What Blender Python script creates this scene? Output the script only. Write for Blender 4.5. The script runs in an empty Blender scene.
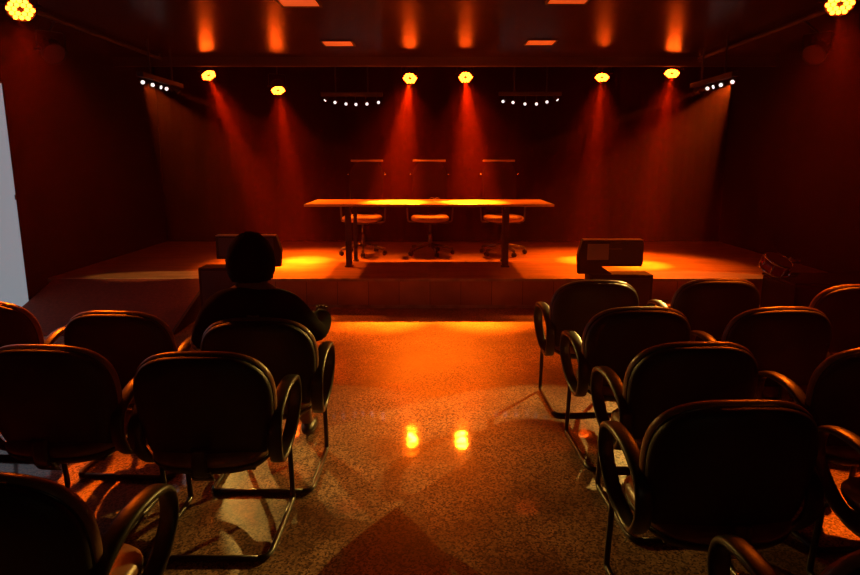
import bpy, bmesh, math, random
from mathutils import Vector, Matrix
R = math.radians
PI = math.pi
random.seed(7)
C = bpy.context.scene
col = C.collection
MESH = bpy.data.meshes

# ------------------------------------------------------------------ camera
F = 640.0; PITCH = R(11.22); CAMH = 1.60
SP, CP = math.sin(PITCH), math.cos(PITCH)
STAGE_H = 0.335
def ray(px, py):
    t = (py-287.5)/F
    return Vector(((px-430)/F, CP - t*SP, -(SP + t*CP)))
def at_h(px, py, h):
    d = ray(px, py); k = (h-CAMH)/d.z
    return Vector((d.x*k, d.y*k, h))
def at_y(px, py, Y):
    d = ray(px, py); k = Y/d.y
    return Vector((d.x*k, Y, CAMH + d.z*k))

cam = bpy.data.cameras.new('camera'); camo = bpy.data.objects.new('camera', cam); col.objects.link(camo)
camo.location = (0, 0, CAMH); camo.rotation_euler = (PI/2 - PITCH, 0, 0)
cam.sensor_width = 36; cam.lens = 36*F/860; cam.clip_start = 0.05
C.camera = camo
C.view_settings.view_transform = 'Standard'
C.view_settings.look = 'None'
C.view_settings.exposure = 0.0
C.view_settings.gamma = 1
C.view_settings.use_curve_mapping = False
try:
    C.cycles.max_bounces = 8; C.cycles.volume_bounces = 1; C.cycles.sample_clamp_indirect = 4
except Exception: pass

# ------------------------------------------------------------------ materials
def mat(name, base, rough=0.5, metal=0.0, emit=None, es=0.0, coat=0.0, coatr=0.1, spec=0.5,
        var=0.0, vscale=20.0, bump=0.0, bscale=200.0):
    m = bpy.data.materials.new(name); m.use_nodes = True
    nt = m.node_tree; b = nt.nodes['Principled BSDF']
    b.inputs['Base Color'].default_value = (*base, 1)
    b.inputs['Roughness'].default_value = rough
    b.inputs['Metallic'].default_value = metal
    b.inputs['Specular IOR Level'].default_value = spec
    b.inputs['Coat Weight'].default_value = coat
    b.inputs['Coat Roughness'].default_value = coatr
    if emit:
        b.inputs['Emission Color'].default_value = (*emit, 1)
        b.inputs['Emission Strength'].default_value = es
    if var or bump:
        tc = nt.nodes.new('ShaderNodeTexCoord')
    if var:
        n = nt.nodes.new('ShaderNodeTexNoise'); n.inputs['Scale'].default_value = vscale
        n.inputs['Detail'].default_value = 4
        nt.links.new(tc.outputs['Object'], n.inputs['Vector'])
        r = nt.nodes.new('ShaderNodeValToRGB')
        r.color_ramp.elements[0].position = .3; r.color_ramp.elements[1].position = .7
        r.color_ramp.elements[0].color = (*[c*(1-var) for c in base], 1)
        r.color_ramp.elements[1].color = (*[min(1, c*(1+var)) for c in base], 1)
        nt.links.new(n.outputs['Fac'], r.inputs['Fac'])
        nt.links.new(r.outputs['Color'], b.inputs['Base Color'])
    if bump:
        n2 = nt.nodes.new('ShaderNodeTexNoise'); n2.inputs['Scale'].default_value = bscale
        bp = nt.nodes.new('ShaderNodeBump'); bp.inputs['Strength'].default_value = bump
        bp.inputs['Distance'].default_value = 0.002
        nt.links.new(tc.outputs['Object'], n2.inputs['Vector'])
        nt.links.new(n2.outputs['Fac'], bp.inputs['Height'])
        nt.links.new(bp.outputs['Normal'], b.inputs['Normal'])
    return m

M = {}
M['shell']  = mat('black_plastic_shell', (.014,.012,.009), .5, spec=.35, bump=.25, bscale=500)
M['vinyl']  = mat('brown_vinyl', (.24,.12,.07), .30, bump=.35, bscale=260, var=.2)
M['tube']   = mat('black_painted_tube', (.012,.011,.010), .3)
M['arm']    = mat('black_polymer_arm', (.014,.013,.011), .38)
M['fabric'] = mat('dark_office_fabric', (.003,.0025,.002), .95, spec=.1, bump=.1, bscale=400)
M['seatl']  = mat('office_seat_leather', (.35,.22,.15), .5, bump=.2, bscale=200)
M['chrome'] = mat('chrome', (.75,.73,.70), .18, 1.0)
M['alu']    = mat('brushed_aluminium', (.16,.15,.14), .35, 1.0)
M['case']   = mat('black_lamp_housing', (.006,.0055,.005), .7, var=.2)
M['black']  = mat('matt_black_paint', (.004,.0035,.003), .7, var=.2)
M['spk']    = mat('black_speaker_paint', (.005,.0045,.004), .7, spec=.2, bump=.4, bscale=300)
M['grille'] = mat('speaker_grille', (.01,.01,.01), .6, bump=.6, bscale=900)
M['edge']   = mat('pale_box_edge', (.35,.22,.15), .5)  # paler strip along the top of the black boxes
M['cream']  = mat('cream_label', (.42,.36,.24), .6)
M['hair']   = mat('black_hair', (.004,.003,.003), .8, spec=.1, bump=.5, bscale=300)
M['skin']   = mat('skin', (.26,.14,.10), .7, spec=.2)
M['shirt']  = mat('dark_shirt', (.005,.004,.004), .95, spec=.1, var=.2)
M['trous']  = mat('dark_trousers', (.02,.02,.025), .85, var=.2)
M['shoe']   = mat('dark_shoe', (.02,.018,.016), .4)
M['cuff']   = mat('pale_sleeve', (.6,.55,.52), .8)
M['lens_y'] = mat('amber_led_lens', (.8,.5,.2), .3, emit=(1,.075,.0035), es=48.0)
M['lens_w'] = mat('white_led_lens', (.8,.8,.8), .3, emit=(1,.86,.80), es=1.25)
M['lens_o'] = mat('dark_lens', (.05,.03,.03), .15)
M['panel']  = mat('ceiling_panel_bounce_glow', (.8,.8,.8), .4, emit=(1,.095,.008), es=.55)  # glow stands for orange stage light bounced onto white diffusers
M['paint_d']= mat('dark_wall_paint', (.003,.002,.002), .95, spec=.2, var=.15, vscale=3)
M['red']    = mat('red_drum_lacquer', (.35,.015,.01), .25, coat=.5)
M['brass']  = mat('cymbal_brass', (.8,.5,.22), .28, 1.0)
M['skinhead']=mat('drum_head_film', (.30,.10,.07), .4)
M['board'] = mat('glowing_board', (.02,.02,.02), .4, emit=(.84,.90,1), es=.25)  # pale grey brightness put in as even emission
M['cable']  = mat('black_cable', (.012,.011,.01), .5)
M['paper']  = mat('paper_sheet', (.55,.45,.36), .7)

def nodes(m):
    nt = m.node_tree; return nt, nt.nodes['Principled BSDF']
# table top: warm varnished wood
m = mat('varnished_table_wood', (.50,.30,.14), .33, coat=.4, coatr=.15); nt, b = nodes(m)
tc = nt.nodes.new('ShaderNodeTexCoord'); mp = nt.nodes.new('ShaderNodeMapping'); mp.inputs['Scale'].default_value = (1.2, 14, 14)
nz = nt.nodes.new('ShaderNodeTexNoise'); nz.inputs['Scale'].default_value = 3; nz.inputs['Detail'].default_value = 5
rp = nt.nodes.new('ShaderNodeValToRGB'); rp.color_ramp.elements[0].color = (.40,.22,.10,1); rp.color_ramp.elements[1].color = (.60,.38,.18,1)
rp.color_ramp.elements[0].position=.35; rp.color_ramp.elements[1].position=.65
nt.links.new(tc.outputs['Object'], mp.inputs['Vector']); nt.links.new(mp.outputs['Vector'], nz.inputs['Vector'])
nt.links.new(nz.outputs['Fac'], rp.inputs['Fac']); nt.links.new(rp.outputs['Color'], b.inputs['Base Color'])
M['tablewood'] = m

# planked wood for the stage deck and its front
def plank_mat(name, c1, c2, rough, axis_scale, width, coat=0.2):
    m = mat(name, c1, rough, coat=coat, coatr=.2); nt, b = nodes(m)
    tc = nt.nodes.new('ShaderNodeTexCoord'); mp = nt.nodes.new('ShaderNodeMapping')
    mp.inputs['Rotation'].default_value = axis_scale
    br = nt.nodes.new('ShaderNodeTexBrick'); br.inputs['Scale'].default_value = 1
    br.inputs['Brick Width'].default_value = width; br.inputs['Row Height'].default_value = width*2.0 if width < .5 else .18
    br.inputs['Mortar Size'].default_value = .0025
    br.inputs['Color1'].default_value = (*c1, 1); br.inputs['Color2'].default_value = (*c2, 1)
    br.inputs['Mortar'].default_value = (*[c*.18 for c in c1], 1)
    nz = nt.nodes.new('ShaderNodeTexNoise'); nz.inputs['Scale'].default_value = 2.2; nz.inputs['Detail'].default_value = 8
    mp2 = nt.nodes.new('ShaderNodeMapping'); mp2.inputs['Scale'].default_value = (1, 5, 1)
    mx = nt.nodes.new('ShaderNodeMixRGB'); mx.blend_type = 'MULTIPLY'; mx.inputs['Fac'].default_value = .75
    rp = nt.nodes.new('ShaderNodeValToRGB'); rp.color_ramp.elements[0].position=.35; rp.color_ramp.elements[1].position=.68
    rp.color_ramp.elements[0].color = (.42,.42,.42,1); rp.color_ramp.elements[1].color = (1,1,1,1)
    L = nt.links.new
    L(tc.outputs['Object'], mp.inputs['Vector']); L(mp.outputs['Vector'], br.inputs['Vector'])
    L(tc.outputs['Object'], mp2.inputs['Vector']); L(mp2.outputs['Vector'], nz.inputs['Vector'])
    L(nz.outputs['Fac'], rp.inputs['Fac']); L(br.outputs['Color'], mx.inputs['Color1']); L(rp.outputs['Color'], mx.inputs['Color2'])
    L(mx.outputs['Color'], b.inputs['Base Color'])
    return m
M['deck']  = plank_mat('stage_deck_wood', (.46,.25,.13), (.40,.21,.11), .38, (0,0,0), 1.6)
M['front'] = plank_mat('stage_front_wood', (.55,.26,.12), (.72,.38,.18), .5, (R(90),0,0), .34, .1)
M['trimw'] = mat('worn_wood_trim', (.45,.34,.22), .45, var=.3, vscale=8)
M['ramp']  = mat('ramp_carpet', (.16,.03,.012), .8, var=.3, vscale=40, bump=.4, bscale=300)

# speckled polished floor
m = mat('speckled_polished_floor', (.30,.20,.14), .42, coat=.9, coatr=.055, bump=0); nt, b = nodes(m)
L = nt.links.new
tc = nt.nodes.new('ShaderNodeTexCoord')
n1 = nt.nodes.new('ShaderNodeTexVoronoi'); n1.inputs['Scale'].default_value = 120
n2 = nt.nodes.new('ShaderNodeTexNoise'); n2.inputs['Scale'].default_value = 1.7; n2.inputs['Detail'].default_value = 6
r1 = nt.nodes.new('ShaderNodeValToRGB'); r1.color_ramp.elements[0].position=.25; r1.color_ramp.elements[1].position=.75
r1.color_ramp.elements[0].color=(.07,.035,.02,1); r1.color_ramp.elements[1].color=(.60,.38,.24,1)
r2 = nt.nodes.new('ShaderNodeValToRGB'); r2.color_ramp.elements[0].position=.36; r2.color_ramp.elements[1].position=.60
r2.color_ramp.elements[0].color=(.30,.25,.22,1); r2.color_ramp.elements[1].color=(1,1,1,1)
mx = nt.nodes.new('ShaderNodeMixRGB'); mx.blend_type='MULTIPLY'; mx.inputs['Fac'].default_value=1
mr = nt.nodes.new('ShaderNodeMapRange'); mr.inputs['To Min'].default_value=.30; mr.inputs['To Max'].default_value=.55
bp = nt.nodes.new('ShaderNodeBump'); bp.inputs['Strength'].default_value=.25; bp.inputs['Distance'].default_value=.0012
bp2 = nt.nodes.new('ShaderNodeBump'); bp2.inputs['Strength'].default_value=.3; bp2.inputs['Distance'].default_value=.004
n3 = nt.nodes.new('ShaderNodeTexNoise'); n3.inputs['Scale'].default_value = 5
L(tc.outputs['Object'], n1.inputs['Vector']); L(tc.outputs['Object'], n2.inputs['Vector']); L(tc.outputs['Object'], n3.inputs['Vector'])
L(n1.outputs['Color'], r1.inputs['Fac']); L(n2.outputs['Fac'], r2.inputs['Fac'])
L(r1.outputs['Color'], mx.inputs['Color1']); L(r2.outputs['Color'], mx.inputs['Color2']); L(mx.outputs['Color'], b.inputs['Base Color'])
L(n2.outputs['Fac'], mr.inputs['Value']); L(mr.outputs['Result'], b.inputs['Roughness'])
L(n1.outputs['Distance'], bp.inputs['Height']); L(bp.outputs['Normal'], b.inputs['Normal'])
L(n3.outputs['Fac'], bp2.inputs['Height']); L(bp2.outputs['Normal'], b.inputs['Coat Normal'])
M['floor'] = m
# satin dark ceiling
M['ceil'] = mat('satin_dark_ceiling', (.035,.022,.020),   .27, spec=.35, bump=.06, bscale=60)
M['ceil_matt'] = mat('matt_dark_ceiling', (.02,.014,.012), .9)
# black stage curtain
M['curtain'] = mat('black_stage_curtain', (.0018,.001,.001), 1.0, spec=.02, bump=.1, bscale=300)

# ------------------------------------------------------------------ mesh helpers
def link(name, me, m=None, parent=None):
    o = bpy.data.objects.new(name, me); col.objects.link(o)
    if m is not None: me.materials.append(m)
    if parent is not None: o.parent = parent
    return o
def obj(name, bm, m, parent=None, smooth=False, bevel=0.0, seg=2):
    me = MESH.new(name)
    bmesh.ops.recalc_face_normals(bm, faces=bm.faces)
    bm.to_mesh(me); bm.free()
    for p in me.polygons: p.use_smooth = smooth
    o = link(name, me, m, parent)
    if bevel:
        md = o.modifiers.new('bevel', 'BEVEL'); md.width = bevel; md.segments = seg; md.limit_method = 'ANGLE'
    return o
def box(bm, c, s, rot=None):
    r = bmesh.ops.create_cube(bm, size=1)
    mt = Matrix.Translation(c) @ (rot.to_4x4() if rot else Matrix()) @ Matrix.Diagonal((*s, 1))
    bmesh.ops.transform(bm, matrix=mt, verts=r['verts']); return r['verts']
def cyl(bm, a, b_, r1, r2=None, n=20, caps=True):
    a = Vector(a); b_ = Vector(b_); d = b_-a
    r = bmesh.ops.create_cone(bm, cap_ends=caps, segments=n, radius1=r1, radius2=r1 if r2 is None else r2, depth=d.length)
    mt = Matrix.Translation((a+b_)/2) @ d.to_track_quat('Z', 'Y').to_matrix().to_4x4()
    bmesh.ops.transform(bm, matrix=mt, verts=r['verts']); return r['verts']
def ball(bm, c, r, n=12, s=(1,1,1)):
    q = bmesh.ops.create_uvsphere(bm, u_segments=n*2, v_segments=n, radius=r)
    bmesh.ops.transform(bm, matrix=Matrix.Translation(c) @ Matrix.Diagonal((*s,1)), verts=q['verts'])
def catmull(pts, k=6, closed=False):
    pts = [Vector(p) for p in pts]; n = len(pts); out = []
    rng = range(n if closed else n-1)
    for i in rng:
        p0 = pts[(i-1) % n] if closed or i > 0 else pts[0]*2-pts[1]
        p1 = pts[i]; p2 = pts[(i+1) % n]
        p3 = pts[(i+2) % n] if closed or i+2 < n else pts[-1]*2-pts[-2]
        for j in range(k):
            t = j/k
            out.append(.5*((2*p1)+(-p0+p2)*t+(2*p0-5*p1+4*p2-p3)*t*t+(-p0+3*p1-3*p2+p3)*t**3))
    if not closed: out.append(pts[-1].copy())
    return out
def sweep(bm, pts, w, h=None, n=12, closed=False, side=None, power=2.0):
    """oval tube along pts; w = half width along the side vector, h = half thickness"""
    h = w if h is None else h
    rings = []; N = len(pts)
    for i, p in enumerate(pts):
        if closed: t = (pts[(i+1) % N]-pts[(i-1) % N])
        else: t = pts[min(i+1, N-1)]-pts[max(i-1, 0)]
        t.normalize()
        sd = side if side is not None else (Vector((0,0,1)) if abs(t.z) < .9 else Vector((1,0,0)))
        a = (sd - t*sd.dot(t)); a.normalize(); b_ = t.cross(a)
        ring = []
        for k in range(n):
            an = 2*PI*k/n; ca, sa = math.cos(an), math.sin(an)
            ca = math.copysign(abs(ca)**(2/power), ca); sa = math.copysign(abs(sa)**(2/power), sa)
            ring.append(bm.verts.new(p + a*(w*ca) + b_*(h*sa)))
        rings.append(ring)
    for i in range(N if closed else N-1):
        A = rings[i]; B = rings[(i+1) % N]
        for k in range(n): bm.faces.new((A[k], A[(k+1) % n], B[(k+1) % n], B[k]))
    if not closed:
        bm.faces.new(rings[0][::-1]); bm.faces.new(rings[-1])
def rounded(pts, r=0.05, k=5):
    pts = [Vector(p) for p in pts]; out = [pts[0]]
    for i in range(1, len(pts)-1):
        p = pts[i]; a = (pts[i-1]-p); b_ = (pts[i+1]-p)
        ra = min(r, a.length*.45); rb = min(r, b_.length*.45)
        A = p + a.normalized()*ra; B = p + b_.normalized()*rb
        for j in range(k+1):
            t = j/k; out.append(A*(1-t)**2 + p*2*t*(1-t) + B*t*t)
    out.append(pts[-1]); return out
def tag(o, label=None, cat=None, group=None, kind=None):
    if label: o['label'] = label
    if cat: o['category'] = cat
    if group: o['group'] = group
    if kind: o['kind'] = kind
    return o
def empty(name, loc=(0,0,0), rz=0):
    o = bpy.data.objects.new(name, None); col.objects.link(o)
    o.location = loc; o.rotation_euler = (0,0,rz); o.empty_display_size = .1
    return o
def copy_tree(o, parent=None):
    c = o.copy(); col.objects.link(c); c.parent = parent
    for ch in list(o.children): copy_tree(ch, c)
    return c
def struct(name, bm, m, parent=None, bevel=0):
    o = obj(name, bm, m, parent, bevel=bevel)
    if parent is None: o['kind'] = 'structure'
    return o

# ------------------------------------------------------------------ the room
XL, XR, YB, YF = -4.2, 4.6, 10.2, -2.2
H = 2.94; YC = 8.86
DY0, DY1, DH = 5.75, 6.56, 2.36
bm = bmesh.new(); box(bm, ((XL+XR)/2, (YB+YF)/2, -.05), (XR-XL+.4, YB-YF+.4, .1)); struct('floor', bm, M['floor'])
bm = bmesh.new(); box(bm, ((XL+XR)/2, (YC+YF)/2, H+.05), (XR-XL+.4, YC-YF, .1)); struct('ceiling', bm, M['ceil'])
bm = bmesh.new(); box(bm, ((XL+XR)/2, (YC+YB)/2+.1, H+.28), (XR-XL+.4, YB-YC+.2, .1))
box(bm, ((XL+XR)/2, YC+.04, 3.04), (XR-XL, .08, .43))
struct('ceiling_stage', bm, M['ceil_matt'])
bm = bmesh.new(); box(bm, ((XL+XR)/2, YB+.05, 1.65), (XR-XL+.4, .1, 3.3)); struct('wall_back', bm, M['paint_d'])
bm = bmesh.new(); box(bm, ((XL+XR)/2, YF-.05, 1.65), (XR-XL+.4, .1, 3.3)); struct('wall_front', bm, M['paint_d'])
bm = bmesh.new(); box(bm, (XR+.05, (YB+YF)/2, 1.65), (.1, YB-YF, 3.3)); struct('wall_right', bm, M['paint_d'])
bm = bmesh.new(); box(bm, (XL-.05, (YB+YF)/2, 1.65), (.1, YB-YF, 3.3))
struct('wall_left', bm, M['paint_d'])
# tall glowing screen on the left wall, its brightness put in as emission
scr = empty("pale_board", (XL+.06, 5.55, .12)); tag(scr, 'tall pale grey glowing screen panel at the left edge of the photo', 'board')
bm = bmesh.new(); box(bm, (-.03, 0, 1.11), (.05, 1.82, 2.24)); obj('housing', bm, M['black'], scr, bevel=.004)
bm = bmesh.new(); box(bm, (0, 0, 1.11), (.012, 1.78, 2.20)); obj('board_face', bm, M['board'], scr)
bm = bmesh.new(); box(bm, (.004, .885, 1.12), (.014, .022, .05)); obj('latch', bm, M['black'], scr)

# stage
YS = 6.90
bm = bmesh.new(); box(bm, ((XL+XR)/2, (YS+YB)/2, STAGE_H/2-.01), (XR-XL-.02, YB-YS-.02, STAGE_H-.02)); 
st = obj('stage_platform', bm, M['front'])
tag(st, 'low wooden stage platform with vertical plank front across the room', 'stage', kind='structure')
bm = bmesh.new(); box(bm, ((XL+XR)/2, (YS+YB)/2, STAGE_H-.010), (XR-XL-.02, YB-YS-.02, .02)); obj('deck', bm, M['deck'], st)
bm = bmesh.new(); box(bm, ((XL+XR)/2, YS-.008, STAGE_H-.016), (XR-XL-.04, .03, .032)); obj('nosing', bm, M['trimw'], st, bevel=.004)
bm = bmesh.new(); box(bm, ((XL+XR)/2, YS-.008, .018), (XR-XL-.04, .022, .036)); obj('skirting', bm, M['trimw'], st, bevel=.003)
# ramp at the left of the stage
bm = bmesh.new()
rx0, rx1, ry0 = -4.10, -2.42, 5.75
v = [bm.verts.new(p) for p in ((rx0,ry0,0),(rx1,ry0,0),(rx1,YS-.03,0),(rx0,YS-.03,0),(rx0,ry0,.006),(rx1,ry0,.006),(rx1,YS-.03,STAGE_H),(rx0,YS-.03,STAGE_H))]
for f in ((0,3,2,1),(4,5,6,7),(0,1,5,4),(1,2,6,5),(2,3,7,6),(3,0,4,7)): bm.faces.new([v[i] for i in f])
rp_ = obj('ramp', bm, M['ramp']); tag(rp_, 'dark red carpeted ramp rising to the left end of the stage', 'ramp')
bm = bmesh.new()
v = [bm.verts.new(p) for p in ((rx1,ry0,0),(rx1+.03,ry0,0),(rx1+.03,YS-.03,0),(rx1,YS-.03,0),(rx1,ry0,.02),(rx1+.03,ry0,.02),(rx1+.03,YS-.03,STAGE_H+.015),(rx1,YS-.03,STAGE_H+.015))]
for f in ((0,3,2,1),(4,5,6,7),(0,1,5,4),(1,2,6,5),(2,3,7,6),(3,0,4,7)): bm.faces.new([v[i] for i in f])
obj('side_board', bm, M['black'], rp_)
# step at the right of the stage
bm = bmesh.new(); box(bm, (2.98, YS-.18, .05), (1.3, .31, .10))
sp_ = obj('stage_step', bm, M['deck'], bevel=.006); tag(sp_, 'low wooden step against the right part of the stage front', 'step')
bm = bmesh.new(); box(bm, (2.98, YS-.335, .088), (1.3, .012, .022)); obj('nosing', bm, M['trimw'], sp_)

# black curtain with folds along the back wall
bm = bmesh.new(); N = 420; z0, z1 = STAGE_H+.01, 3.1; pv = None
for i in range(N+1):
    x = XL+.05+(XR-XL-.1)*i/N
    y = YB-.12+.007*math.sin(x*22)+.003*math.sin(x*57+1)
    a = bm.verts.new((x,y,z0)); b_ = bm.verts.new((x,y-.01,z1))
    if pv: bm.faces.new((pv[0],a,b_,pv[1]))
    pv = (a,b_)
cu = obj('stage_curtain', bm, M['curtain'], smooth=True)
md = cu.modifiers.new('thick','SOLIDIFY'); md.thickness = .006
tag(cu, 'black pleated curtain hanging across the back of the stage', 'curtain')

# recessed ceiling panels, the stage's orange bounce put in as their own glow
def ceiling_panel(x0, x1, py0, py1, label):
    a = at_h((x0+x1)/2, py0, H); b_ = at_h((x0+x1)/2, py1, H)
    w = (x1-x0)/F*math.hypot(b_.y, H-CAMH)
    c = (a+b_)/2; d = abs(a.y-b_.y)
    r = empty('ceiling_light_panel', (c.x, c.y, H)); tag(r, label, 'ceiling light', 'recessed square ceiling panels')
    bm = bmesh.new()
    for s in (-1,1):
        box(bm, (s*(w/2+.01), 0, -.006), (.02, d+.04, .012)); box(bm, (0, s*(d/2+.01), -.006), (w, .02, .012))
    obj('frame', bm, M['case'], r)
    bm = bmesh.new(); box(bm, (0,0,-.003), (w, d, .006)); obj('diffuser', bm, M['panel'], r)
ceiling_panel(325, 351, 40.5, 45.5, 'small square ceiling panel with dull orange bounce light put in as glow, the far left one of four')
ceiling_panel(528, 553, 39.5, 44.5, 'small square ceiling panel with dull orange bounce light put in as glow, the far right one of four')
ceiling_panel(282, 315, -3, 5.5, 'ceiling panel with orange bounce light put in as glow, cut by the top edge of the photo, left one')
ceiling_panel(552, 586, -5, 3, 'ceiling panel with orange bounce light put in as glow, cut by the top edge of the photo, right one')

# ------------------------------------------------------------------ stage lamps
# lighting pipe
bm = bmesh.new(); cyl(bm, (XL+.02, 9.5, 3.06), (XR-.02, 9.5, 3.06), .024); 
pp = obj('lighting_pipe', bm, M['case'], smooth=True); tag(pp, 'black horizontal pipe above the stage that carries the lamps', 'pipe')
for sx, nm in ((-1,'left'),(1,'right')):
    bm = bmesh.new(); X = XL+.55 if sx < 0 else XR-.9
    X = sx*3.48
    cyl(bm, (X, 4.6, 2.89), (X, 8.7, 2.89), .02)
    for y in (4.7, 8.6): box(bm, (X, y, 2.925), (.06, .06, .03))
    o = obj('side_pipe', bm, M['case'], smooth=False); tag(o, 'black pipe along the %s side of the ceiling carrying side lamps' % nm, 'pipe')

AMB = (1.0, .118, .0025)
def spot(parent, power, color, size, blend=1.0, radius=.07, loc=(0,0,0), rot=None):
    L_ = bpy.data.lights.new('lamp_beam', 'SPOT'); L_.energy = power; L_.color = color
    L_.spot_size = R(size); L_.spot_blend = blend; L_.shadow_soft_size = radius
    o = bpy.data.objects.new('lamp_beam', L_); col.objects.link(o); o.parent = parent
    o.location = loc
    if rot is not None: o.rotation_euler = rot
    return o
lens_mesh = None; body_mesh = None
def par_mesh_body():
    bm = bmesh.new()
    prof = [(.0,.15),(.05,.15),(.075,.13),(.092,.10),(.098,.02),(.104,.015),(.104,-.012),(.097,-.012),(.095,0.0),(0,0)]
    n = 32; rings = []
    for r_, z in prof:
        rings.append([bm.verts.new((max(r_,.0008)*math.cos(2*PI*k/n), max(r_,.0008)*math.sin(2*PI*k/n), z)) for k in range(n)])
    for A, B in zip(rings, rings[1:]):
        for k in range(n): bm.faces.new((A[k],A[(k+1)%n],B[(k+1)%n],B[k]))
    for k in range(0, n, 2):   # cooling ribs
        a = 2*PI*k/n; box(bm, (.085*math.cos(a), .085*math.sin(a), .085), (.03,.006,.07), Matrix.Rotation(a,3,'Z'))
    me = MESH.new('lamp_body'); bmesh.ops.recalc_face_normals(bm, faces=bm.faces); bm.to_mesh(me); bm.free()
    me.materials.append(M['case'])
    for p in me.polygons: p.use_smooth = False
    return me
def par_lamp(loc, target, label, power, size=60, pipe_z=3.06, lit=True, pipe=None, roll=0, color=AMB, spill=.05, core=17, cp=9):
    """loc = centre of the lens; local -Z of the head points at the target"""
    global body_mesh, lens_mesh
    loc = Vector(loc); d = (Vector(target)-loc).normalized()
    q = d.to_track_quat('-Z', 'Y')
    rt = empty('stage_lamp', loc); tag(rt, label, 'stage lamp', 'round stage lamps on the pipes')
    if body_mesh is None: body_mesh = par_mesh_body()
    hd = link('lamp_body', body_mesh, None, rt); hd.rotation_mode = 'QUATERNION'; hd.rotation_quaternion = q @ Matrix.Rotation(roll,3,'Z').to_quaternion()
    # yoke in world axes
    bm = bmesh.new(); c = -d*.06
    px_ = Vector((loc.x if pipe is None else pipe[0], 9.5 if pipe is None else pipe[1], pipe_z)) - loc
    sd = Vector((-d.y, d.x, 0)).normalized()
    top = Vector((c.x, c.y, c.z+.17))
    pts = rounded([c+sd*.122, c+sd*.122+Vector((0,0,.17)), c-sd*.122+Vector((0,0,.17)), c-sd*.122], .03)
    sweep(bm, pts, .016, .003, n=8, side=d - Vector((0,0,d.z)) if abs(d.z)<.99 else Vector((0,1,0)))
    cyl(bm, top, (px_.x, px_.y, px_.z-.027), .010, n=10)
    box(bm, px_+Vector((0,0,-.029)), (.05,.05,.004))
    for s in (-1,1): cyl(bm, c+sd*s*.10, c+sd*s*.14, .014, n=12)
    obj('yoke', bm, M['case'], rt)
    if lens_mesh is None:
        bm = bmesh.new(); cyl(bm, (0,0,-.004), (0,0,.004), .0165, n=12)
        lens_mesh = MESH.new('led_lens'); bm.to_mesh(lens_mesh); bm.free(); lens_mesh.materials.append(M['lens_y'])
    pos = [(0.041*math.cos(k*PI/3), .041*math.sin(k*PI/3)) for k in range(6)]
    pos += [(.080*math.cos(k*PI/3), .080*math.sin(k*PI/3)) for k in range(6)]
    pos += [(.0705*math.cos(k*PI/3+PI/6), .0705*math.sin(k*PI/3+PI/6)) for k in range(6)]
    if lit:
        for x, y in pos:
            l = bpy.data.objects.new('led_lens', lens_mesh); col.objects.link(l); l.parent = hd
            l.location = (x, y, -.006)
        spot(hd, power*1.5, color, size, 1.0, .06, (0,0,-.02))
        spot(hd, power*cp, color, core, 1.0, .018, (0,0,-.02))
        if spill: spot(hd, power*spill, color, 84, 1.0, .06, (0,0,-.02))
    else:
        bm = bmesh.new(); cyl(bm, (0,0,-.008), (0,0,-.002), .09, n=24); obj('lens', bm, M['lens_o'], hd)
    return rt
S = 4.5
par_lamp(at_y(410,78,9.5), (-.42, 8.0, 1.1), 'glowing amber stage lamp above the table, left one of the middle pair', 150*S, core=24, cp=20)
par_lamp(at_y(465.5,77,9.5), (.55, 8.0, 1.1), 'glowing amber stage lamp above the table, right one of the middle pair', 150*S, core=24, cp=20)
par_lamp(at_y(278,90,9.5), (-1.6, 8.2, .3), 'glowing amber stage lamp hung lower than the rest, left of the table', 230*S)
par_lamp(at_y(208.5,75,9.2), (-1.7, 7.8, .3), 'glowing amber stage lamp over the left end of the stage', 230*S, size=48)
par_lamp(at_y(602,77,9.5), (2.0, 8.2, .3), 'glowing amber stage lamp just right of the table', 230*S)
par_lamp(at_y(672,73,9.1), (2.6, 7.8, .3), 'glowing amber stage lamp over the right end of the stage', 240*S)
pl = at_y(20.5,9,5.2); par_lamp(pl, (-1.9, 3.0, .3), 'large bright amber lamp in the top left corner of the photo', 72*S, size=50, cp=1.5, spill=0, pipe_z=2.89, pipe=(-3.48,5.2))
pr = at_y(840,3.5,5.15); par_lamp(pr, (2.0, 3.0, .3), 'large bright amber lamp in the top right corner of the photo', 72*S, size=50, cp=1.5, spill=0, pipe_z=2.89, pipe=(3.48,5.15))
pd = at_y(54,54,6.3); par_lamp(pd, (-1,4,0), 'unlit dark lamp behind the bright top left corner lamp', 0, pipe_z=2.89, pipe=(-3.48,6.3), lit=False)
pd = at_y(814,55,6.3); par_lamp(pd, (1,4,0), 'unlit dark lamp behind the bright top right corner lamp', 0, pipe_z=2.89, pipe=(3.48,6.3), lit=False)

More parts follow.
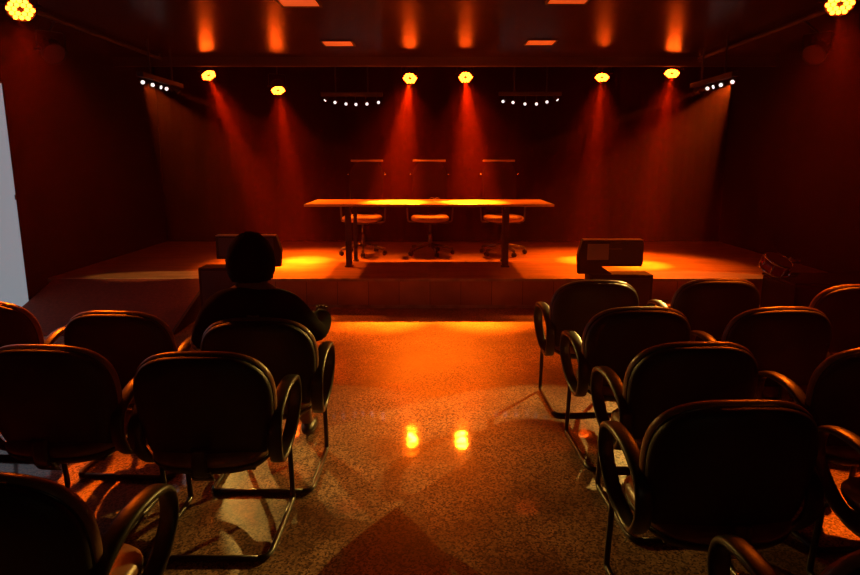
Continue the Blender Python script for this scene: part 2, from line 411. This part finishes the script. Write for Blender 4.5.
# lamp bars with small swivelling white heads
def lamp_bar(a, b_, pts, aims, label, up, lit):
    """bar from a to b_ (world); pts = world head positions"""
    a = Vector(a); b_ = Vector(b_); c = (a+b_)/2
    rt = empty('white_lamp_bar', c); tag(rt, label, 'lamp bar', 'bars of small white swivelling lamps')
    bm = bmesh.new(); d = (b_-a)
    q = Matrix.Rotation(math.atan2(d.y, d.x), 3, 'Z')
    box(bm, (0,0,.06), (d.length+.12, .075, .055), q)
    obj('bar_housing', bm, M['case'], rt, bevel=.006)
    bm = bmesh.new()
    for k in (-.3,.3):
        p = q @ Vector((k*d.length, 0, 0)); cyl(bm, p+Vector((0,0,.08)), p+Vector((0,0,up-c.z)), .012, n=10)
    obj('hanger', bm, M['case'], rt)
    for i, (p, aim) in enumerate(zip(pts, aims)):
        p = Vector(p)-c; dd = (Vector(aim)-(p+c)).normalized()
        bm = bmesh.new()
        cyl(bm, p-dd*.075, p-dd*.004, .022, .028, n=16); ball(bm, p-dd*.075, .022, 8)
        cyl(bm, p-dd*.06, Vector(((p-dd*.06).x,(p-dd*.06).y, .05)), .008, n=8)
        h_ = obj('lamp_head', bm, M['case'], rt)
        lr = .021
        bm = bmesh.new(); cyl(bm, p-dd*.004, p+dd*.003, lr, n=16)
        obj('lens', bm, M['lens_w'] if lit[i] else M['lens_o'], h_)
        if lit[i] and lit[i] is not True:
            s = spot(h_, lit[i][0], lit[i][1], lit[i][2], lit[i][3] if len(lit[i])>3 else .5, .018, p+dd*.01)
            s.rotation_mode = 'QUATERNION'; s.rotation_quaternion = dd.to_track_quat('-Z','Y')
    return rt
cams = Vector((0,0,1.6))
W = (1.0, .54, .10)
for xs, lab in (([325,335,346,356,367,378.5], 'bar of six white lamp heads behind the stage, left of the table'),
                ([503,513,525,536.5,547,557.5], 'bar of six white lamp heads behind the stage, right of the table')):
    ys = [100.5,102.5,104,104.5,104,102.5] if xs[0] < 400 else [101.5,102.5,104,104,102,100]
    P = [at_y(x,y,9.75) for x,y in zip(xs,ys)]
    aims = [(p.x*.4+ (i-2.5)*.9, 5.0, 0.6) for i,p in enumerate(P)]
    zt = max(p.z for p in P)+.03
    fl = [True]*6
    k = 0 if xs[0] < 400 else 5
    fl[k] = (1.4, W, 9, .6)
    aims[k] = (P[k].x + (-1.6 if k == 0 else 1.6), 8.9, .4)
    lamp_bar((P[0].x,9.78,zt), (P[5].x,9.78,zt), P, aims, lab, 3.04, fl)
# side bars running along the depth of the room
WP = 420
for sx, pxs, lab in ((-1, [(146.5,82.3),(153,85),(159,87.3),(165,88.8)], 'bar of white lamp heads on the left side pipe seen end on'),
                     (1, [(728,82),(721,85),(715,87),(709.5,88.5)], 'bar of white lamp heads on the right side pipe seen end on')):
    hh = 2.45
    P = [at_h(x,y,hh) for x,y in pxs]; X = sum(p.x for p in P)/4
    ys = [p.y for p in P]; ys += [ys[-1]+.2, ys[-1]+.4]
    P = [Vector((X, y, hh)) for y in ys]
    aims = [(-.05 if sx > 0 else .12, 2.8, .0), (-sx*.4, 2.3, 0), (-sx*2.85, 7.12, STAGE_H), (sx*.2, 4.6, 0), (sx*1.5, 9.5, .5), (sx*1.5, 9.7, .5)]
    wp = WP*(2.8 if sx > 0 else 1.25)
    lit = [(wp, W, 20, .15), (WP*.2, W, 14, .3), (WP*9, (1,.42,.10), 5, .2), True, False, False]
    lamp_bar((X, ys[0], hh+.02), (X, ys[-1], hh+.02), P, aims, lab, 2.935, lit)
# small unlit wall projector at far left
bm = bmesh.new(); q = at_y(101,92,8.9)

# ------------------------------------------------------------------ audience chair
def pad(w, h, rt_, rb, taper, layers, n=56, bend=0.0, lean=0.0, zc=0.0, y0=0.0, flat=False):
    """rounded-rectangle rings; layers = [(inset, depth)], outline in XZ (or XY when flat), depth along Y (or Z)"""
    def outline(ins):
        pts = []; W_, H_ = w/2-ins, h/2-ins
        for k in range(n):
            a = 2*PI*k/n + PI/n
            e = 2/ (2.9 if math.sin(a) > 0 else 3.2)
            ca, sa = math.cos(a), math.sin(a)
            x = math.copysign(abs(ca)**e, ca)*W_; z = math.copysign(abs(sa)**e, sa)*H_
            x *= 1 - taper*(.5 - z/(h))      # narrower at the bottom
            pts.append((x, z))
        return pts
    bm = bmesh.new(); rings = []
    for ins, dep in layers:
        ring = []
        for x, z in outline(ins):
            y = y0+dep + bend*x*x + .10*(max(0,-z))**2
            if flat: p = Vector((x, z, dep + bend*x*x*1.0 - lean*max(0, z-h*.25)**2*6))
            else:
                p = Vector((x, y, z)); p = Matrix.Rotation(lean, 3, 'X') @ p; p.z += zc
            ring.append(bm.verts.new(p))
        rings.append(ring)
    for A, B in zip(rings, rings[1:]):
        for k in range(n): bm.faces.new((A[k],A[(k+1)%n],B[(k+1)%n],B[k]))
    bm.faces.new(rings[0][::-1]); bm.faces.new(rings[-1])
    return bm

def make_chair():
    """faces +Y; origin on the floor under the seat"""
    r = empty('auditorium_chair')
    W_, Hh = .585, .53; zc = .632; lean = R(9)
    yb = -.155
    # back shell (rear) with a raised rim line
    lay = [(.23,-.006),(.20,-.008),(.14,-.007),(.08,-.003),(.045,.003),(.022,.011),(.008,.022),(.000,.036),(.004,.041)]
    bm = pad(W_, Hh, .1,.1,.13, lay, bend=.42, lean=lean, zc=zc, y0=yb-.07); s_ = obj('backrest_shell', bm, M['shell'], r, True)
    lay = [(.010,.042),(.001,.046),(-.006,.058),(-.006,.072),(.000,.084),(.012,.096),(.05,.103),(.10,.104),(.16,.106),(.23,.107)]
    bm = pad(W_, Hh, .1,.1,.13, lay, bend=.42, lean=lean, zc=zc, y0=yb-.07); obj('backrest_cushion', bm, M['vinyl'], r, True)
    # piping line between shell and cushion
    bm = pad(W_+.006, Hh+.006, .1,.1,.13, [(.006,.0395),(0,.041),(0,.0425),(.006,.044)], bend=.42, lean=lean, zc=zc, y0=yb-.07); obj('piping', bm, M['tube'], r, True)
    # seat
    lay = [(.10,.355),(.05,.358),(.02,.372),(.004,.392),(.0,.405)]
    bm = pad(.50,.48,.1,.1,0, lay, flat=True, bend=.15, lean=.35); obj('seat_shell', bm, M['shell'], r, True)
    lay = [(.003,.406),(.0,.418),(.004,.432),(.018,.446),(.05,.456),(.10,.460),(.2,.455)]
    bm = pad(.50,.48,.1,.1,0, lay, flat=True, bend=.15, lean=.35); obj('seat_cushion', bm, M['vinyl'], r, True)
    # back bracket with bellows
    bm = bmesh.new()
    pts = catmull([(0,-.08,.375),(0,-.20,.365),(0,-.262,.40),(0,-.262,.50)], 6)
    sweep(bm, pts, .032, .010, n=10, side=Vector((1,0,0)), power=4)
    obj('back_bracket', bm, M['tube'], r, True)
    bm = bmesh.new()
    for k in range(5):
        box(bm, (0,-.225-.008*k,.352+.011*k), (.085,.036,.0055), Matrix.Rotation(R(-38),3,'X'))
    obj('bellows', bm, M['arm'], r, bevel=.0015)
    # sled legs: front upright plus floor runner, one per side
    for s in (-1,1):
        x = .245*s
        bm = bmesh.new()
        pts = rounded([(x*.6,-.06,.352),(x*.9,.12,.352),(x,.205,.345),(x,.235,.03),(x,.225,.013),(x,-.20,.013),(x*.94,-.235,.013),(x*.80,-.24,.013)], .05)
        sweep(bm, pts, .0125, .0125, n=10)
        obj('leg', bm, M['tube'], r, True)
    bm = bmesh.new(); cyl(bm, (-.20,-.24,.013), (.20,-.24,.013), .0125, n=12); obj('crossbar', bm, M['tube'], r, True)
    bm = bmesh.new(); box(bm, (0,.02,.350), (.36,.30,.012)); obj('seat_plate', bm, M['tube'], r, bevel=.003)
    # armrests: wide closed loops
    for s in (-1,1):
        x = .278*s; xi = .262*s
        pts = catmull([(x,-.15,.585),(x*1.01,-.02,.648),(x*1.02,.12,.655),(x*1.0,.215,.615),(x,.225,.52),(x*.98,.15,.42),(xi,.05,.362),(xi,-.07,.362),(x*.98,-.15,.43),(x,-.18,.51)], 6, closed=True)
        bm = bmesh.new(); sweep(bm, pts, .030, .013, n=12, closed=True, side=Vector((1,0,0)), power=3)
        obj('armrest', bm, M['arm'], r, True)
        
    return r
proto = make_chair(); used = False
def chair(px, py, label, rz=0, pos=None):
    global used
    o = proto if not used else copy_tree(proto); used = True
    if pos is None:
        p = at_h(px, py, .895); rzr = R(rz)
        off = Vector((-math.sin(rzr), math.cos(rzr), 0))*.27
        p = p+off; pos = (p.x, p.y)
    o.location = (pos[0], pos[1], 0); o.rotation_euler = (0,0,R(rz))
    tag(o, label, 'chair', 'black armchairs of the audience')
    return o
chair(190,352, 'dark padded armchair with rounded back directly behind the seated person', 0)
chair(250,317.5, 'dark padded armchair in which the person sits', 0)
chair(26,345, 'olive-tinged armchair back near the left edge of the photo, beside the glowing screen', -3)
chair(103,310, 'dark armchair with bright orange top rim, between the person and the left edge', -3)
chair(-33,300, 'armchair cut by the left edge whose orange top shows just below the pale screen', -4)
chair(0,0, 'nearest left armchair in the bottom left corner, its curved arm loop in front', -4, pos=(-1.10,1.60))
chair(602,279, 'black armchair beside the aisle just in front of the right floor speaker', 2)
chair(648,306, 'dark olive armchair second from the stage in the right aisle row', 2)
chair(709,342, 'dark armchair third from the stage in the right aisle row', 3)
chair(756,403, 'nearest large black armchair at lower right with yellow rim light on its top', 2)
chair(727,277, 'armchair with thin red top rim at the front right, beside the aisle seat', 1)
chair(795,306, 'armchair with broad orange top rim in the second row from the stage at right', 3)
chair(873,283, 'front row armchair cut by the right edge of the photo', 3)
chair(908,347, 'armchair cut by the right edge, in the row of the third aisle seat', 3)
chair(0,0, 'nearest right armchair, only its yellow-lit arm showing at the bottom edge', 2, pos=(1.06,1.32))
chair(0,0, 'armchair at the right edge beside the nearest large chair, only its arm showing', 2, pos=(1.74,2.02))

# ------------------------------------------------------------------ conference table
T = STAGE_H
tb = empty('conference_table', (-.01, 8.03, T)); tag(tb, 'long narrow wooden table with brightly lit top at the middle of the stage', 'table')
bm = bmesh.new(); box(bm, (0,0,.748), (2.94,.95,.028)); obj('tabletop', bm, M['tablewood'], tb, bevel=.005)
for x in (-.97,.92):
    for y, w in ((-.36,.07),(.10,.045)):
        bm = bmesh.new(); box(bm, (x+(.03 if y>0 else 0), y, .37), (w,.05,.728)); 
        box(bm, (x+(.03 if y>0 else 0), y, .008), (w+.03,.09,.016)); obj('leg', bm, M['black'], tb, bevel=.004)
    bm = bmesh.new(); box(bm, (x, -.05, .715), (.05,.8,.034)); obj('support_bar', bm, M['tube'], tb)
bm = bmesh.new(); box(bm, (-.02, 0, .71), (1.85,.04,.04)); obj('cross_beam', bm, M['tube'], tb)

# eyeglasses-like small device on the table: a pair of tiny microphones with shiny heads
p = at_y(434.5, 198.3, 8.2)
gl = empty('eyeglasses', (p.x, 8.15, T+.762)); tag(gl, 'pair of glasses lying on the middle of the table', 'glasses')
for s in (-1,1):
    bm = bmesh.new(); pts = [Vector((s*.033+.027*math.cos(a), 0, .024+.020*math.sin(a))) for a in [2*PI*k/20 for k in range(20)]]
    sweep(bm, pts, .0035, .0035, n=8, closed=True, side=Vector((0,1,0))); obj('rim', bm, M['chrome'], gl, True)
    bm = bmesh.new(); sweep(bm, catmull([(s*.06,0,.03),(s*.062,.08,.02),(s*.058,.135,.004)],4), .002,.003,n=6); obj('temple', bm, M['chrome'], gl, True)
bm = bmesh.new(); sweep(bm, catmull([(-.008,0,.028),(0,0,.033),(.008,0,.028)],3), .0025, n=6); obj('bridge', bm, M['chrome'], gl, True)
# sheets of paper
def papers(x, y, rz, label, n=1, s=(.30,.21)):
    bm = bmesh.new()
    for k in range(n): box(bm, (0,0,.001+.0012*k), (s[0],s[1],.001), Matrix.Rotation(R(5*k),3,'Z'))
    o = obj('paper_sheet', bm, M['paper']); o.location = (x,y,T+.762); o.rotation_euler=(0,0,R(rz)); tag(o, label, 'paper', 'papers on the table')
papers(.20, 8.0, 12, 'thin sheet of paper on the table right of the glasses', 2)
papers(-.62, 8.05, -6, 'thin sheet of paper on the left half of the table')

# ------------------------------------------------------------------ office chairs on the stage
def make_office():
    """faces -Y (towards the audience); origin on the stage floor"""
    r = empty('office_chair')
    seat_z = .50
    lay = [(.12,seat_z-.05),(.05,seat_z-.047),(.01,seat_z-.03),(0,seat_z-.01),(.005,seat_z+.01),(.03,seat_z+.03),(.08,seat_z+.038),(.2,seat_z+.034)]
    bm = pad(.52,.50,.1,.1,0, lay, flat=True, bend=.1, lean=.2); obj('seat', bm, M['seatl'], r, True)
    lay = [(.2,-.03),(.1,-.028),(.04,-.022),(.01,-.01),(0,.005),(.01,.02),(.04,.03),(.1,.033),(.2,.034)]
    bm = pad(.50,.76,.1,.1,.10, lay, bend=-.25, lean=R(-9), zc=.93, y0=.235); obj('backrest', bm, M['fabric'], r, True)
    bm = bmesh.new(); 
    rot = Matrix.Rotation(R(-9),3,'X')
    pts = [rot@Vector((x, .235-.25*x*x, .372)) + Vector((0,0,.93)) for x in [-.225+.45*k/14 for k in range(15)]]
    sweep(bm, pts, .014, .020, n=8); obj('top_cap', bm, M['seatl'], r, True)
    # frame studs on the back sides
    for s in (-1,1):
        bm = bmesh.new(); c = rot@Vector((s*.252,.225,.19))+Vector((0,0,.93)); cyl(bm, c, c+Vector((s*.012,0,0)), .014, n=12); ball(bm, c+Vector((s*.012,0,0)), .013, 6)
        obj('back_stud', bm, M['chrome'], r, True)
    bm = bmesh.new(); sweep(bm, catmull([(0,.05,seat_z-.06),(0,.24,seat_z-.06),(0,.33,seat_z+.05),(0,.345,seat_z+.25)],5), .035,.012,n=8, side=Vector((1,0,0))); obj('back_bracket', bm, M['tube'], r, True)
    for s in (-1,1):
        bm = bmesh.new()
        pts = rounded([(s*.20,.02,seat_z-.055),(s*.30,.02,seat_z-.055),(s*.315,.02,seat_z+.20),(s*.315,-.02,seat_z+.20)], .03)
        sweep(bm, pts, .022,.010,n=8, side=Vector((0,1,0))); obj('arm_post', bm, M['alu'], r, True)
        bm = bmesh.new(); box(bm, (s*.315,-.02,seat_z+.21), (.07,.26,.03)); obj('arm_pad', bm, M['vinyl'], r, bevel=.012, seg=3)
    bm = bmesh.new(); cyl(bm, (0,0,.10),(0,0,.28),.028,n=16); cyl(bm, (0,0,.28),(0,0,seat_z-.05),.017,n=16); obj('gas_column', bm, M['alu'], r, True)
    bm = bmesh.new(); box(bm, (0,0,seat_z-.065), (.16,.20,.035)); obj('tilt_mechanism', bm, M['tube'], r, bevel=.006)
    bm = bmesh.new(); cyl(bm, (.06,0,seat_z-.07),(.24,.02,seat_z-.075),.006,n=8); ball(bm,(.24,.02,seat_z-.075),.014,6); obj('lever', bm, M['tube'], r, True)
    for k in range(5):
        a = 2*PI*k/5 + R(-90+14); c, s_ = math.cos(a), math.sin(a)
        bm = bmesh.new(); pts = [Vector((c*q, s_*q, z)) for q, z in ((.02,.135),(.12,.12),(.22,.10),(.315,.082))]
        sweep(bm, pts, .017,.020,n=8, side=Vector((-s_,c,0)), power=3); lg = obj('base_leg', bm, M['alu'], r, True)
        bm = bmesh.new(); ax = Vector((-s_, c, 0)); o_ = Vector((c*.31, s_*.31, .030))
        for t in (-1,1): cyl(bm, o_+ax*t*.009, o_+ax*t*.026, .029, n=16)
        cyl(bm, o_-ax*.012, o_+ax*.012, .02, n=10); cyl(bm, o_+Vector((0,0,.01)), o_+Vector((0,0,.058)), .010, n=8)
        obj('caster', bm, M['tube'], r, True)
    return r
oc = make_office()
for i, (px, rz, lab, yy) in enumerate(((363,-9,'high-backed office chair behind the left end of the table',8.72),(430,2,'high-backed office chair behind the middle of the table',8.74),(503,9,'high-backed office chair behind the right end of the table',8.74))):
    o = oc if i == 0 else copy_tree(oc)
    x = (px-430)/F*8.75
    o.location = (x, yy, T); o.rotation_euler = (0,0,R(rz)); tag(o, lab, 'office chair', 'office chairs behind the stage table')

# ------------------------------------------------------------------ speaker stands at the stage front
def speaker_stand(sx, label, label2, label3):
    Y = 6.30
    k = 6.30/CP
    def X(px): return (px-430)/F*k*1.0
    if sx > 0: x0, x1, xc, xlo0, xlo1 = 584, 645, 583, 590, 653
    else:      x1, x0, xc, xlo1, xlo0 = 214, 275, 277, 199, 262
    top = at_y(x0, 240.5 if sx>0 else 236, Y).z; bot = at_y(x0, 267.5 if sx>0 else 260, Y).z
    lt = at_y(x0, 275 if sx>0 else 268, Y).z
    a = at_y(x0,250,Y).x; b_ = at_y(x1,250,Y).x; l0 = at_y(xlo0,285,Y).x; l1 = at_y(xlo1,285,Y).x
    # lower cabinet
    r = empty('bass_speaker', ((l0+l1)/2, Y+.2, 0)); tag(r, label, 'speaker', 'black speakers at the stage front')
    w = abs(l1-l0)
    bm = bmesh.new(); box(bm, (0,-.08,lt/2), (w,.24,lt)); obj('cabinet', bm, M['spk'], r, bevel=.008)
    bm = bmesh.new(); box(bm, (0,-.203,lt/2), (w-.06,.012,lt-.06)); obj('grille', bm, M['grille'], r, bevel=.004)
    # slanted pillar carrying the upper box
    m_ = empty('raised_monitor_speaker', ((a+b_)/2, Y+.2, lt)); tag(m_, label2, 'speaker', 'black speakers at the stage front')
    cx = (a+b_)/2; w2 = abs(b_-a); hb = top-bot
    bm = bmesh.new()
    # box body with a bulging inner side
    prof = [(-sx*w2/2, top-lt), (-sx*(w2/2+.045), (top+bot)/2-lt-.03), (-sx*(w2/2+.03), 0.0), (-sx*(w2/2-.31),0.0), (-sx*(w2/2-.20), bot-lt), (sx*w2/2, bot-lt), (sx*w2/2, top-lt)]
    if sx < 0: prof = [(x if True else x, z) for x, z in prof]
    A = [bm.verts.new((x,-.14,z)) for x,z in prof]; B = [bm.verts.new((x,-.06,z)) for x,z in prof]
    n = len(prof)
    bm.faces.new(A); bm.faces.new(B[::-1])
    for i in range(n): bm.faces.new((A[i],A[(i+1)%n],B[(i+1)%n],B[i]))
    obj('cabinet', bm, M['spk'], m_, bevel=.004)
    bm = bmesh.new(); box(bm, (0,-.143,top-lt-.004), (w2-.01,.014,.010)); box(bm, (0,-.10,top-lt+.001), (w2-.02,.07,.004)); obj('top_edge', bm, M['edge'], m_, bevel=.002)
    if sx > 0:
        pc = [at_y(588,244,Y+.05), at_y(608.5,260,Y+.05)]
        bm = bmesh.new(); box(bm, ((pc[0].x+pc[1].x)/2-cx, -.143, (pc[0].z+pc[1].z)/2-lt), (abs(pc[1].x-pc[0].x), .006, abs(pc[1].z-pc[0].z)))
        o = obj('label_plate', bm, M['cream'], m_); o['label'] = 'pale cream rectangular plate'
        pc = [at_y(608.5,249,Y+.05), at_y(622,250,Y+.05)]
        bm = bmesh.new(); box(bm, ((pc[0].x+pc[1].x)/2-cx, -.146, pc[0].z-lt), (abs(pc[1].x-pc[0].x), .012, .007)); obj('handle', bm, M['alu'], m_)
        bm = bmesh.new(); box(bm, ((pc[0].x+pc[1].x)/2-cx+.12, -.142, (top+bot)/2-lt), (.33,.008,hb-.05)); obj('grille', bm, M['grille'], m_)
    else:
        bm = bmesh.new(); box(bm, (0,-.143,(top+bot)/2-lt), (w2-.06,.008,hb-.06)); obj('grille', bm, M['grille'], m_)
speaker_stand(1, 'low black floor speaker in front of the stage, right of the aisle', 'raised black box with cream plate on the right floor speaker', '')
speaker_stand(-1, 'low black floor speaker in front of the stage, left beside the ramp', 'raised black box behind the head of the seated person', '')

# ------------------------------------------------------------------ road case, drum and cymbal at the right
bm = bmesh.new(); rc = empty('equipment_case', (3.98, 6.15, 0)); tag(rc, 'big black equipment case against the right side in front of the stage', 'case')
bm = bmesh.new(); box(bm, (0,0,.235), (1.15,.6,.43)); obj('case_body', bm, M['spk'], rc, bevel=.01)
bm = bmesh.new(); box(bm, (0,0,.252+.215), (1.16,.61,.02)); obj('case_lid', bm, M['spk'], rc, bevel=.004)
for sx in (-1,1):
    for sy in (-1,1):
        bm = bmesh.new(); box(bm, (sx*.5,sy*.24,.01), (.06,.06,.02)); obj('case_foot', bm, M['tube'], rc)
p = at_y(776,263,6.05)
dr_ = empty('red_drum', (p.x, 6.05, .62)); tag(dr_, 'small tilted red drum with shiny metal rims on the black case at right', 'drum')
dr_.rotation_euler = (R(24), R(14), 0)
bm = bmesh.new(); cyl(bm, (0,0,-.06),(0,0,.06),.125,n=40); obj('drum_shell', bm, M['red'], dr_, True).data
for z in (-.055,.055):
    bm = bmesh.new(); pts=[Vector((.131*math.cos(2*PI*k/40),.131*math.sin(2*PI*k/40),z)) for k in range(40)]
    sweep(bm, pts, .010,.005,n=8,closed=True,side=Vector((0,0,1))); obj('rim', bm, M['chrome'], dr_, True)
bm = bmesh.new(); cyl(bm, (0,0,.060),(0,0,.063),.12,n=40); obj('drum_head', bm, M['skinhead'], dr_)
for k in range(8):
    a = 2*PI*k/8+.2; bm = bmesh.new(); c=(.137*math.cos(a), .137*math.sin(a)); cyl(bm,(c[0],c[1],-.055),(c[0],c[1],.055),.004,n=8); box(bm,(c[0]*.97,c[1]*.97,0),(.012,.012,.035)); obj('tension_rod', bm, M['chrome'], dr_)
p = at_y(792,258,6.2)
cy_ = empty('small_cymbal', (p.x+.02, 6.25, .478)); tag(cy_, 'small orange-lit cymbal on the black case beside the red drum', 'cymbal')
bm = bmesh.new(); cyl(bm,(0,0,.155),(0,0,.165),.085,.03,n=32); cyl(bm,(0,0,.165),(0,0,.178),.03,.01,n=24); obj('cymbal_plate', bm, M['brass'], cy_, True)
bm = bmesh.new(); cyl(bm,(0,0,0),(0,0,.19),.006,n=10); cyl(bm,(0,0,0),(0,0,.008),.06,n=24); obj('stand', bm, M['chrome'], cy_)

# ------------------------------------------------------------------ seated person
def skin(name, verts, edges, m, parent=None, sub=2):
    """verts: list of (x,y,z,rx,ry); first vertex is the root"""
    me = MESH.new(name); me.from_pydata([v[:3] for v in verts], edges, [])
    o = link(name, me, m, parent)
    md = o.modifiers.new('skin','SKIN'); md.use_smooth_shade = True
    sv = me.skin_vertices[0].data
    for i, v in enumerate(verts):
        sv[i].radius = (v[3], v[4] if len(v) > 4 else v[3]); sv[i].use_root = (i == 0)
    s_ = o.modifiers.new('sub','SUBSURF'); s_.levels = sub; s_.render_levels = sub
    return o
pc = at_h(250,320,.895); CX, CY = pc.x, pc.y+.27      # seat centre of his chair
CX -= .058; CY += .045
def q(x,y,z): return (CX+x, CY+y, z)
V = []; E = []
def add(x,y,z,r,r2=None, link_to=None):
    V.append((x, y, z, r, r2 if r2 else r)); i = len(V)-1
    if link_to is not None: E.append((link_to, i))
    return i
pel = add(0,-.06,.60,.125,.11)
w1 = add(0,-.075,.68,.125,.10, pel)
ch = add(0,-.06,.84,.145,.105, w1)
nk = add(0,-.03,.965,.07,.07, ch)
n2_ = add(0,-.005,1.03,.052,.055, nk)
for s in (-1,1):
    sh = add(s*.165,-.05,.905,.062,None, nk)
    if s < 0:
        el = add(s*.285,.0,.70,.046,None, sh); wr = add(s*.245,.22,.685,.030,None, el); hd_ = add(s*.225,.30,.68,.032,.020, wr)
    else:
        el = add(s*.275,.12,.705,.046,None, sh); wr = add(s*.285,.26,.765,.032,None, el); hd_ = add(s*.28,.285,.81,.040,.030, wr)
    hp = add(s*.10,.0,.53,.09,None, pel); kn = add(s*.14,.40,.53,.060,None, hp); an_ = add(s*.14,.42,.11,.038,None, kn); ft = add(s*.15,.53,.045,.034,None, an_)
person = skin('person', V, E, M['skin'])
person.location = (CX, CY, 0)
tag(person, 'person with short dark hair seen from behind, sitting in a left armchair facing the stage', 'person')
# head with a face, joined visually on the neck: part of the same figure
bm = bmesh.new(); bmesh.ops.create_uvsphere(bm, u_segments=32, v_segments=24, radius=1)
for v_ in bm.verts:
    x,y,z = v_.co
    jaw = 1 - .22*max(0,-z)
    v_.co = Vector((x*.080*jaw, y*.098*(1-.10*max(0,-z)), z*.118))
    if y > .75 and abs(x) < .25 and -.35 < z < .15: v_.co.y += .018*(1-abs(x)/.25)      # nose
    if y > .6 and .05 < z < .3 and .2 < abs(x) < .55: v_.co.y -= .008                   # eye sockets
    if z < -.7 and y > 0: v_.co.y += .012                                                # chin
hb_ = obj('head', bm, M['skin'], person, True); hb_.location = (-.015,.015,1.100); hb_.scale = (1.1,1.1,1.1)
bm = bmesh.new()
for s in (-1,1): ball(bm, (s*.083,.005,1.125), .03, 8, (.35,.6,1))
obj('ear', bm, M['skin'], person, True)
bm = bmesh.new()
for s in (-1,1): ball(bm, (s*.03,.098,1.15), .011, 8)
obj('eye', bm, M['cuff'], person, True)
bm = bmesh.new(); sweep(bm, catmull([(-.025,.098,1.073),(0,.106,1.071),(.025,.098,1.073)],4), .004,.006,n=8); obj('mouth', bm, M['red'], person, True)
bm = bmesh.new(); bmesh.ops.create_uvsphere(bm, u_segments=40, v_segments=28, radius=1)
rm = [v_ for v_ in bm.verts if (v_.co.y > .45 and v_.co.z < .45) or v_.co.z < -.62]
bmesh.ops.delete(bm, geom=rm, context='VERTS')
for v_ in bm.verts:
    x,y,z = v_.co; k = 1+.035*math.sin(x*23+z*17)*math.cos(y*19)
    v_.co = Vector((x*.096*k, y*.112*k, z*.130*k))
hr = obj('hair', bm, M['hair'], person, True); hr.location = (-.015,.005,1.105); hr.scale = (1.22,1.15,1.18)
md = hr.modifiers.new('thick','SOLIDIFY'); md.thickness = .012; md.offset = -1
# clothes
V = []; E = []
pel = add(0,-.06,.61,.145,.125); w1 = add(0,-.075,.69,.145,.12,pel); ch = add(0,-.055,.83,.165,.12,w1); nk = add(0,-.035,.945,.115,.10,ch); add(0,-.025,1.0,.078,.078,nk)
for s in (-1,1):
    sh = add(s*.17,-.05,.895,.092,None,nk)
    if s < 0: el = add(s*.29,.0,.705,.060,None,sh); add(s*.268,.11,.69,.048,None,el)
    else: el = add(s*.28,.12,.71,.060,None,sh); fo = add(s*.285,.24,.755,.060,None,el); add(s*.275,.27,.80,.050,None,fo)
o = skin('shirt', V, E, M['shirt'], person)
V = []; E = []
pel = add(0,-.05,.60,.14,.115)
for s in (-1,1):
    hp = add(s*.10,.02,.535,.10,None,pel); kn = add(s*.14,.405,.535,.074,None,hp); add(s*.14,.42,.16,.058,None,kn)
skin('trousers', V, E, M['trous'], person)
for s in (-1,1):
    bm = bmesh.new(); ball(bm, (s*.15,.49,.05), .05, 10, (.95,2.5,.95))
    for v_ in bm.verts: v_.co.z = max(v_.co.z, .003)
    obj('shoe', bm, M['shoe'], person, True)
bm = bmesh.new(); sweep(bm, catmull([(-.300,-.005,.735),(-.318,.0,.70),(-.31,.03,.672)],4), .030,.022,n=10); o = obj('elbow_patch', bm, M['cuff'], person, True); o['label']='pale patch at the left elbow'
# fingers
for s, base in ((-1,Vector((-.225,.315,.68))),(1,Vector((.275,.300,.778)))):
    bm = bmesh.new()
    for k in range(4):
        off = Vector((s*(-.024+.016*k),0,0)); ln = (.06,.068,.064,.05)[k]
        if s < 0: pts = [base+off, base+off+Vector((0,ln*.6,.004)), base+off+Vector((0,ln,-.016))]
        else: pts = [base+off, base+off+Vector((0,.010,ln*.45)), base+off+Vector((0,.035,ln*.5))]
        sweep(bm, catmull(pts,4), .0085, n=8)
    pts = [base+Vector((-s*.02,-.03,0)), base+Vector((-s*.045,-.01,.0)), base+Vector((-s*.05,.018,.004))]
    sweep(bm, catmull(pts,4), .010, n=8)
    obj('fingers', bm, M['skin'], person, True)

# ------------------------------------------------------------------ haze
bm = bmesh.new(); box(bm, ((XL+XR)/2, (YB+YF)/2, 1.62), (XR-XL+.2, YB-YF+.1, 3.4))
hz = obj('stage_haze', bm, None); tag(hz, 'thin stage smoke filling the whole room and showing the lamp beams', 'haze', kind='stuff')
m = bpy.data.materials.new('thin_haze'); m.use_nodes = True; nt = m.node_tree; nt.nodes.clear()
out = nt.nodes.new('ShaderNodeOutputMaterial'); vs = nt.nodes.new('ShaderNodeVolumeScatter')
vs.inputs['Color'].default_value = (1,.14,.03,1); vs.inputs['Density'].default_value = .0055; vs.inputs['Anisotropy'].default_value = .5
nt.links.new(vs.outputs['Volume'], out.inputs['Volume']); hz.data.materials.append(m)

# ------------------------------------------------------------------ other light
w = bpy.data.worlds.new('world'); C.world = w; w.use_nodes = True
w.node_tree.nodes['Background'].inputs['Color'].default_value = (0,0,0,1)
def area(name, loc, rot, size, sy, power, color):
    L_ = bpy.data.lights.new(name,'AREA'); L_.energy = power; L_.color = color; L_.shape = 'RECTANGLE'; L_.size = size; L_.size_y = sy
    o = bpy.data.objects.new(name, L_); col.objects.link(o); o.location = loc; o.rotation_euler = rot; L_.spread = R(95); return o
# dim warm fill light added behind the camera to tint the chair backs
area('rear_fill', (.6, -1.9, 1.9), (R(80),0,R(8)), .3, .3, .35, (1,.72,.35))
